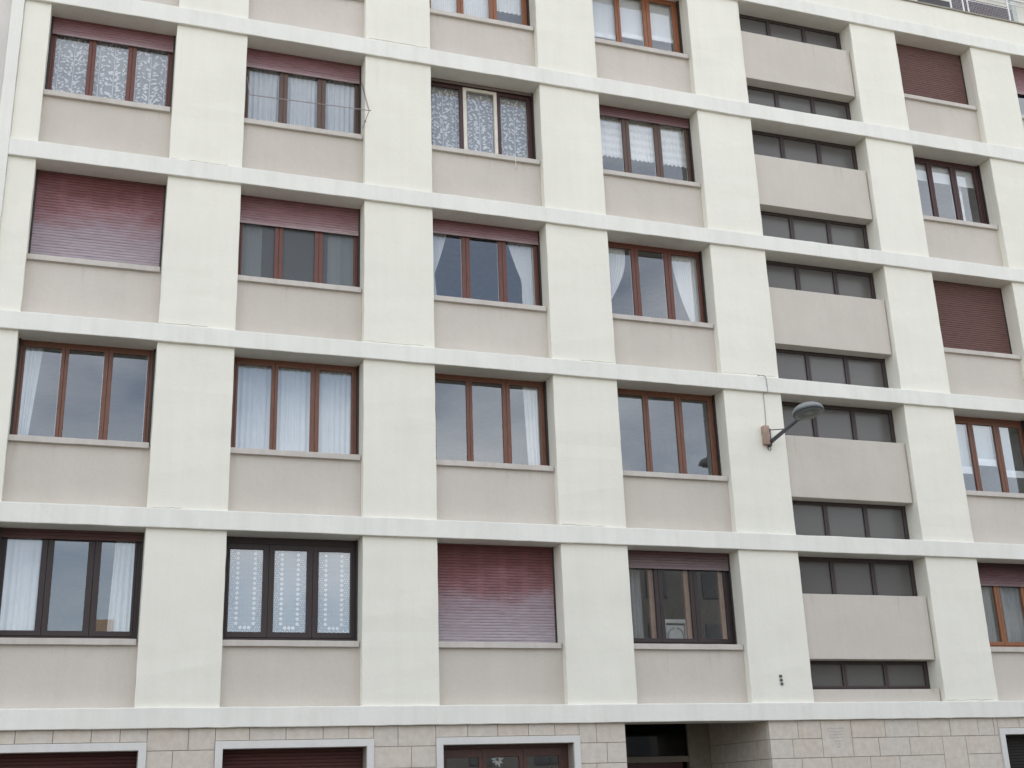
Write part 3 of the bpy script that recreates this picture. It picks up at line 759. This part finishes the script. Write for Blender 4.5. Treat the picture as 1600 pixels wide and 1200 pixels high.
# ================================================================== curtains, blinds and things behind the glass
SH_WHITE = sheer('white_net', (0.88, 0.89, 0.89), 0.80, 0.10)
SH_THICK = sheer('white_voile', (0.90, 0.90, 0.90), 0.93, 0.05)
SH_BLUE = sheer('bluish_net', (0.76, 0.82, 0.87), 0.82, 0.08)
SH_GREY = sheer('grey_net', (0.62, 0.64, 0.66), 0.55, 0.12)
SH_LACE = sheer('lace_ground', (0.78, 0.78, 0.79), 0.56, 0.16)
SH_FLOWER = sheer('lace_flower', (0.93, 0.93, 0.93), 0.92, 0.10)
SH_BAND = sheer('banded_lace', (0.95, 0.95, 0.95), 0.92, 0.50, band=(0.155, 0.08))
BLIND = sheer('white_blind', (0.88, 0.89, 0.90), 0.97)
YC = 0.475

def curtain(x0, x1, z0, z1, mats, label, cat='curtain', pleat=0.07, amp=0.014, y=YC, fx0=None, fx1=None, hem=0.0, deco=None, group=None, name='curtain', nx=None, seed=1, ruffle=0.0):
    rnd = random.Random(seed); W = x1 - x0; nx = nx or max(16, int(W / 0.014)); nzr = 16
    ph = rnd.uniform(0, 6); V = []; F = []
    for j in range(nzr + 1):
        t = j / nzr; z = z0 + (z1 - z0) * t
        a = fx0(t) if fx0 else x0; c = fx1(t) if fx1 else x1
        for i in range(nx + 1):
            u = i / nx
            s = u * W / pleat * 2 * math.pi + ph + 0.9 * math.sin(u * 9 + ph) + 0.25 * math.sin(3 * t + 8 * u)
            dz = hem * (0.5 + 0.5 * math.cos(2 * math.pi * u * W / 0.09)) * (1 - t) ** 6
            edge = ruffle * math.sin(t * 95) * (u ** 10 if fx1 else (1 - u) ** 10)
            V.append((a + u * (c - a) + edge, y + amp * math.sin(s) * (0.7 + 0.3 * (1 - t)) + abs(edge), z + dz))
    for j in range(nzr):
        for i in range(nx): F.append((j * (nx + 1) + i, j * (nx + 1) + i + 1, (j + 1) * (nx + 1) + i + 1, (j + 1) * (nx + 1) + i))
    b = MB(); b.add(V, F)
    if deco: deco(b, rnd)
    cx = (x0 + x1) / 2; b.v = [(u - cx, v - y, q - z0) for u, v, q in b.v]
    o = b.build(name, mats, None, 0, smooth=True); o.location = (cx, y, z0)
    return tag(o, label, cat, group)

def leaf(b, x, z, L_, wd_, ang, y, mi=1):
    u = Vector((math.cos(ang), 0, math.sin(ang))); v = Vector((-math.sin(ang), 0, math.cos(ang))); c = Vector((x, y, z))
    p = [c, c + u * L_ * 0.3 + v * wd_, c + u * L_ * 0.7 + v * wd_ * 0.8, c + u * L_, c + u * L_ * 0.65 - v * wd_ * 0.9, c + u * L_ * 0.25 - v * wd_ * 0.7]
    b.add(p, [(0, 1, 2, 3, 4, 5)], mi)

def dot(b, x, z, r, y, mi=1, n=8):
    b.add([(x + r * math.cos(2 * math.pi * k / n), y, z + r * math.sin(2 * math.pi * k / n)) for k in range(n)], [tuple(range(n))], mi)

def floral(win, dens=1.0):
    _, xs, g, z0, z1 = win
    def f(b, rnd):
        y = YC - 0.022
        for i in range(3):
            cx = xs[i] + g * rnd.uniform(0.42, 0.6)
            for xc, k in ((cx, 1.0), (cx - g * 0.46, 0.8), (cx + g * 0.46, 0.8)):
                z = z0 - 0.05
                b.add([(xc - 0.006, y, z0 - 0.05), (xc + 0.006, y, z0 - 0.05), (xc + 0.004, y, z1 - 0.12), (xc - 0.004, y, z1 - 0.12)], [(0, 1, 2, 3)], 1)
                while z < z1 - 0.05:
                    for sgn in (-1, 1):
                        nn = rnd.choice((2, 3, 3, 4))
                        for q in range(nn):
                            if rnd.random() > 0.93 * dens: continue
                            an = R(rnd.uniform(8, 70)); an = an if sgn > 0 else math.pi - an
                            leaf(b, xc + sgn * rnd.uniform(0.0, 0.09) * k, z + rnd.uniform(-0.05, 0.05), rnd.uniform(0.045, 0.085) * k, rnd.uniform(0.012, 0.021) * k, an, y - 0.0007 * rnd.random())
                    z += 0.078 * rnd.uniform(0.8, 1.25)
    return f

def dotted(win):
    _, xs, g, z0, z1 = win
    def f(b, rnd):
        y = YC - 0.012
        for i in range(3):
            a = xs[i]
            xl, xr = a + g * 0.26, a + g * (0.76 if i else 0.78)
            z = z0 + 0.135
            while z < z1 + 0.04:
                dot(b, xl, z, 0.027, y); dot(b, xr, z, 0.027, y); z += 0.0745
            for q in (0.25, 0.5, 0.75): dot(b, xl + (xr - xl) * q, z0 + 0.075, 0.027, y)
            z = z0 - 0.02; row = 0
            while z < z1 + 0.05:
                for xx in (a + 0.018, a + 0.048, a + 0.078, a + g - 0.018, a + g - 0.05, a + g - 0.082):
                    if rnd.random() < 0.8: dot(b, xx + (0.008 if row % 2 else -0.006), z, rnd.uniform(0.006, 0.010), y - 0.001, 1, 6)
                z += 0.034; row += 1
            z = z0 + 0.14
            while z < z1:
                for q in range(3):
                    if rnd.random() < 0.7: dot(b, xl + (xr - xl) * (0.25 + 0.25 * q) + rnd.uniform(-0.01, 0.01), z, 0.0055, y - 0.001, 1, 6)
                z += 0.075
            for q in range(14): dot(b, a + g * (q + 0.5) / 14, z0 + 0.02 + 0.012 * (q % 2), 0.009, y - 0.001, 1, 6)
    return f

def span(k): return BAYS[k][0] + 0.005, BAYS[k][1] - 0.005
def zspan(r): return SILL[r] - 0.03, H[r + 1] - 0.03

# storey 4 (third from the top of the picture)
a, c = span(0); z0, z1 = zspan(3)
curtain(a, c, z0, z1, [SH_LACE, SH_FLOWER], 'floral lace curtain under a part-lowered pink shutter, topmost window in the first bay', deco=floral(WN[0, 3]), amp=0.006, seed=2)
a, c = span(1)
curtain(a, c, z0, z1, SH_WHITE, 'white pleated net curtain in the window behind the clothes rack', pleat=0.085, amp=0.026, seed=3)
a, c = span(2)
curtain(a, c, z0, z1, [SH_LACE, SH_FLOWER], 'floral lace curtain in the window with a cream middle sash', deco=floral(WN[2, 3], 1.1), amp=0.006, seed=4)
a, c = span(3)
curtain(a, c, SILL[3] + 0.50, z1, SH_BAND, 'short scalloped lace curtain over the upper part of a window', amp=0.006, hem=0.03, seed=5)
# storey 5
z0, z1 = zspan(4); _, xs, g, zz0, zz1 = WN[2, 4]
curtain(xs[0] - 0.04, xs[1] + g + 0.03, z0, z1, SH_THICK, 'white pleated net curtain behind two panes at the top edge, below the parapet', pleat=0.04, amp=0.010, seed=6)
curtain(xs[2] - 0.03, xs[2] + g + 0.04, SILL[4] + 0.48, z1, SH_THICK, 'shorter white net curtain with lace hem in the third pane at the top edge', pleat=0.045, amp=0.010, hem=0.02, seed=7)
_, xs, g, zz0, zz1 = WN[3, 4]
for i, (dz, lab) in enumerate(((0.30, 'white folded blind in the first pane of the orange-framed window by the stairwell'), (0.40, 'white folded blind in the middle pane of the orange-framed window by the stairwell'), (0.46, 'white folded blind in the last pane of the orange-framed window by the stairwell'))):
    zb = SILL[4] + dz
    o = curtain(xs[i] - 0.01, xs[i] + g + 0.01, zb, z1, BLIND, lab, 'blind', pleat=0.25, amp=0.004, name='blind', group='white folded blinds in the orange-framed window', seed=8 + i)
    b = MB(); b.box(xs[i] - 0.01 - o.location.x, xs[i] + g + 0.01 - o.location.x, -0.03, -0.012, 0.0, 0.10); b.build('hem', plain('blind_hem', (0.86, 0.88, 0.90), 0.8), o, 0.004)
# storey 3
z0, z1 = zspan(2); _, xs, g, zz0, zz1 = WN[1, 2]
curtain(xs[0] - 0.03, xs[0] + g * 0.62, z0, z1, BLIND, 'pale curtain behind grained glass, on the side next to the first bay', pleat=0.30, amp=0.03, seed=12, y=0.455)
curtain(xs[2] + g * 0.18, xs[2] + g + 0.03, z0, z1, BLIND, 'pale curtain behind grained glass, in the pane beside the wide pillar', pleat=0.30, amp=0.03, seed=13, y=0.455)
def tie(xa, xb, zt, tk, wmin, wlow, side):
    """half-width of a tied-back curtain by height: full at the top, drawn in at the tie, a tail below"""
    def wv(t):
        if t > tk:
            s = (t - tk) / (1 - tk); return wmin + (xb - xa - wmin) * s ** 0.85
        s = (tk - t) / tk if tk else 0; return wmin + (wlow - wmin) * s
    if side < 0: return (lambda t: xa), (lambda t: xa + wv(t))
    return (lambda t: xb - wv(t)), (lambda t: xb)
_, xs, g, zz0, zz1 = WN[2, 2]
f0, f1 = tie(xs[0] - 0.05, xs[0] + 0.33, z1, 0.40, 0.10, 0.15, -1)
curtain(xs[0] - 0.05, xs[0] + 0.33, z0, z1, SH_THICK, 'plain white tied-back curtain, pillar side, under a part-lowered pink shutter', pleat=0.045, amp=0.015, fx0=f0, fx1=f1, seed=14)
f0, f1 = tie(xs[2] + 0.0, xs[2] + g + 0.02, z1, 0.42, 0.24, 0.24, 1)
curtain(xs[2] + 0.0, xs[2] + g + 0.02, z0, z1, SH_THICK, 'plain white tied-back curtain beside the reveal, under a part-lowered pink shutter', pleat=0.05, amp=0.015, fx0=f0, fx1=f1, seed=15)
_, xs, g, zz0, zz1 = WN[3, 2]
def ruf(side, xa, xb):
    def wv(t):
        t = max(0.0, min(1.0, t)); return 0.02 + (xb - xa - 0.02) * math.sin(min(1.0, t * 1.15) * math.pi / 2) ** 0.9
    return ((lambda t: xa), (lambda t: xa + wv(t))) if side < 0 else ((lambda t: xb - wv(t)), (lambda t: xb))
f0, f1 = ruf(-1, xs[0] - 0.05, xs[0] + g * 0.86)
curtain(xs[0] - 0.05, xs[0] + g * 0.86, z0 + 0.24, z1, SH_THICK, 'ruffled white curtain swept aside, next to the pillar, in the shutterless window', pleat=0.05, amp=0.014, fx0=f0, fx1=f1, ruffle=0.012, seed=16)
def wr(t): return 0.13 + (g - 0.06) * math.sin(min(1.0, max(0, t) * 1.05) * math.pi / 2) ** 1.2 * 0.78
curtain(xs[2] + 0.04, xs[2] + g + 0.02, z0, z1, SH_THICK, 'ruffled white curtain swept aside, next to the reveal, in the shutterless window', pleat=0.05, amp=0.014, fx0=lambda t: xs[2] + g + 0.02 - wr(t), ruffle=0.012, seed=17)
# storey 2
z0, z1 = zspan(1); _, xs, g, zz0, zz1 = WN[0, 1]
curtain(xs[0] - 0.02, xs[0] + 0.24, z0, z1, SH_BLUE, 'narrow pale striped curtain at one side of the sky-reflecting window', pleat=0.06, amp=0.018, fx1=lambda t: xs[0] + 0.13 + 0.11 * t, seed=18)
a, c = span(1)
curtain(a, c, z0, z1, SH_BLUE, 'bluish white net curtain filling a brown three-pane window', pleat=0.09, amp=0.018, seed=19)
_, xs2, g2, _, _ = WN[2, 1]
curtain(xs2[2] + g2 * 0.50, xs2[2] + g2 + 0.02, z0, z1, SH_WHITE, 'pale grey curtain hanging at the reveal side of a brown window', pleat=0.07, amp=0.014, fx0=lambda t: xs2[2] + g2 * (0.60 - 0.10 * t), seed=20)
_, xs, g, _, _ = WN[5, 1]
for i, (dz, lab) in enumerate(((0.44, 'white roller blind in the first pane of the brown window under the closed shutter'), (0.62, 'white roller blind in the middle pane of the brown window under the closed shutter'), (0.42, 'white roller blind in the last pane of the brown window under the closed shutter'))):
    zb = SILL[1] + dz
    o = curtain(xs[i] - 0.0, xs[i] + g * (0.62 if i == 2 else 1.0), zb, z1, SH_BLUE, lab, 'blind', pleat=0.4, amp=0.003, name='blind', group='white roller blinds in the brown window beyond the stairwell', seed=21 + i)
    b = MB(); b.box(xs[i] - o.location.x, xs[i] + g - o.location.x, -0.03, -0.012, -0.01, 0.13); b.build('hem', plain('blind_hem_b', (0.84, 0.87, 0.90), 0.8), o, 0.004)
# storey 1
z0, z1 = zspan(0); _, xs, g, zz0, zz1 = WN[0, 0]
curtain(xs[0] - 0.03, xs[0] + g + 0.02, z0, z1, SH_THICK, 'white pleated curtain filling the first pane of the lowest dark window', pleat=0.085, amp=0.020, seed=25)
curtain(xs[2] + g * 0.36, xs[2] + g + 0.03, z0, z1, SH_WHITE, 'white pleated curtain half across the last pane of the lowest dark window', pleat=0.075, amp=0.018, fx0=lambda t: xs[2] + g * (0.32 + 0.10 * t), seed=26)
a, c = span(1)
curtain(a, c, z0, z1, [sheer('dotted_ground_sky_tint', (0.64, 0.74, 0.84), 0.50, 0.12), SH_FLOWER], 'white lace curtain with chains of round dots in a dark framed window', deco=dotted(WN[1, 0]), amp=0.003, pleat=0.3, seed=27)  # blue in the lace ground stands for sky mirrored in the panes
_, xs, g, _, _ = WN[3, 0]
curtain(xs[0] - 0.04, xs[0] + g * 0.70, z0, z1, SH_GREY, 'grey net curtain in the dark window above the entrance', y=0.60, pleat=0.09, amp=0.016, seed=28)
_, xs, g, _, _ = WN[5, 0]
curtain(xs[0] - 0.05, xs[0] + g - 0.03, z0, z1, SH_GREY, 'grey gathered net curtain in the first pane of the lowest window past the stairwell', pleat=0.05, amp=0.015, seed=29)
curtain(xs[1] + g * 0.20, xs[1] + g + 0.02, z0, z1, SH_GREY, 'smooth grey net curtain in the middle pane of the lowest window past the stairwell', pleat=0.13, amp=0.012, seed=30)
# storey 4 past the stairwell: short blind and a pale cupboard door inside
_, xs, g, zz0, zz1 = WN[5, 3]
curtain(xs[0] - 0.02, xs[2] + g + 0.02, zz1 - 0.36, zz1 + 0.02, BLIND, 'short white pelmet blind in the maroon window past the stairwell', 'blind', pleat=0.5, amp=0.002, name='blind', seed=31)
b = MB(); b.box(-0.12, 0.13, -0.015, 0.015, 0.0, 1.35); b.ring(-0.10, 0.11, 0.05, 1.28, -0.022, -0.012, 0.03, 0.03, 0.03, 0.03)
cp = b.build('cupboard_door', plain('cupboard_white', (0.78, 0.80, 0.80), 0.5), None, 0.004); cp.location = (xs[2] + 0.14, 0.62, H[3] + 0.245)
tag(cp, 'pale upright cupboard door seen inside the maroon framed window', 'cupboard door')
cp.scale.z = 1.9
# pale chair standing inside the lowest window above the entrance
CH = tag(empty('chair', None, (10.74, 0.85, H[0] + 0.24)), 'white plastic chair with arched back standing inside the dark window', 'chair')
PL = plain('chair_white_plastic', (0.70, 0.71, 0.70), 0.4); PG = plain('chair_panel_grey', (0.46, 0.47, 0.49), 0.5)
b = MB(); b.ring(-0.23, 0.23, 0.45, 1.50, -0.02, 0.02, 0.055, 0.055, 0.05, 0.07); b.build('back_frame', PL, CH, 0.012)
b = MB()
pts = [(-0.15, 0, 0.52)] + [(0.15 * math.cos(R(180 - q * 15)), 0, 1.22 + 0.14 * math.sin(R(180 - q * 15))) for q in range(13)] + [(0.15, 0, 0.52)]
b.tube(pts, 0.018, 8); b.build('back_arch', PG, CH, 0, smooth=True)
b = MB(); b.box(-0.165, 0.165, 0.0, 0.02, 0.5, 1.40); b.build('back_panel', PL, CH, 0.006)
b = MB(); b.box(-0.23, 0.23, 0.0, 0.44, 0.42, 0.455); b.build('seat', PL, CH, 0.015)
for x in (-0.2, 0.2):
    for y in (0.03, 0.41):
        b = MB(); b.tube([(x, y, 0.0), (x * 0.92, y, 0.43)], [0.017, 0.022], 8); b.build('leg', PL, CH, 0, smooth=True)

# ================================================================== the street
def struct(mb, name, mat): 
    return tag(mb.build(name, mat), None, None, None, 'structure')
AS = plain('asphalt', (0.075, 0.073, 0.070), 0.9, 0, 0.2, 0.25, 3)
PV = plain('pavement_concrete', (0.19, 0.172, 0.145), 0.9, 0, 0.2, 0.12, 2)
b = MB(); b.box(-900, 900, -900, 900, -0.4, GZ - 0.13); struct(b, 'ground', plain('ground_gravel', (0.20, 0.178, 0.145), 0.95, 0, 0.1, 0.2, 0.6))
b = MB(); b.box(-300, 300, -13.0, -3.2, GZ - 0.126, GZ - 0.12); struct(b, 'road', AS)
b = MB(); b.box(-300, 300, -3.2, -0.03, GZ - 0.126, GZ); struct(b, 'pavement', PV)
b = MB(); b.box(-300, 300, -24.0, -13.0, GZ - 0.126, GZ); struct(b, 'forecourt', PV)

HWN = plain('house_window_grey', (0.075, 0.08, 0.085), 0.3)
# houses across the street; the photograph shows them only as reflections low in the windows
def house(x0, x1, y0, y1, hw, hr, wallc, roofc, label):
    hs = tag(empty('house', None, ((x0 + x1) / 2, (y0 + y1) / 2, GZ - 0.13)), label, 'house', 'houses reflected from across the street')
    ox, oy, oz = hs.location
    def hp(mb, nm, mt): mb.v = [(u - ox, v - oy, q - oz) for u, v, q in mb.v]; return mb.build(nm, mt, hs)
    b = MB(); b.box(x0, x1, y0, y1, GZ - 0.13, hw); wl = hp(b, 'wall', stucco('house_wall_%d' % int(x0), wallc))
    ym = (y0 + y1) / 2; b = MB(); e_ = 0.5
    V = [(x0 - e_, y1 + e_, hw - 0.2), (x1 + e_, y1 + e_, hw - 0.2), (x1 + e_, ym, hr), (x0 - e_, ym, hr), (x1 + e_, y0 - e_, hw - 0.2), (x0 - e_, y0 - e_, hw - 0.2)]
    V += [(u, v, q + 0.14) for u, v, q in V]
    b.add(V, [(0, 1, 2, 3), (3, 2, 4, 5), (6, 9, 8, 7), (9, 11, 10, 8), (0, 6, 7, 1), (4, 10, 11, 5), (0, 3, 9, 6), (3, 5, 11, 9), (1, 7, 8, 2), (2, 8, 10, 4)])
    rf = hp(b, 'roof', plain('roof_tile_%d' % x0, roofc, 0.85, 0, 0.2, 0.25, 5, (0.4, 1, 1)))
    b = MB(); b.box(x1 - 2.0, x1 - 1.1, ym + 1.0, ym + 1.9, hr - 1.8, hr + 0.75); hp(b, 'chimney', plain('chimney_brick_%d' % x0, (0.40, 0.29, 0.21), 0.9))
    nx = int((x1 - x0) / 3)
    for i in range(nx):
        for z in (1.3, 4.0, 6.8, 9.6, 12.4):
            if z + 1.5 > hw: continue
            xc = x0 + (i + 0.5) * (x1 - x0) / nx
            b = MB(); b.box(xc - 0.6, xc + 0.6, y1 + 0.002, y1 + 0.05, z, z + 1.4); hp(b, 'window', HWN)
house(-26, 4, -50, -40, 7.2, 10.35, (0.45, 0.42, 0.36), (0.22, 0.11, 0.075), 'long tiled house with a chimney, reflected in the lowest windows')
house(18.6, 39, -54, -41, 16.2, 17.6, (0.15, 0.145, 0.14), (0.06, 0.062, 0.066), 'tall slate-roofed house darkening the window above the entrance by reflection')
house(41, 72, -54, -42, 15.2, 17.0, (0.19, 0.185, 0.17), (0.07, 0.07, 0.072), 'far grey house beyond the stairwell side, seen by reflection only')
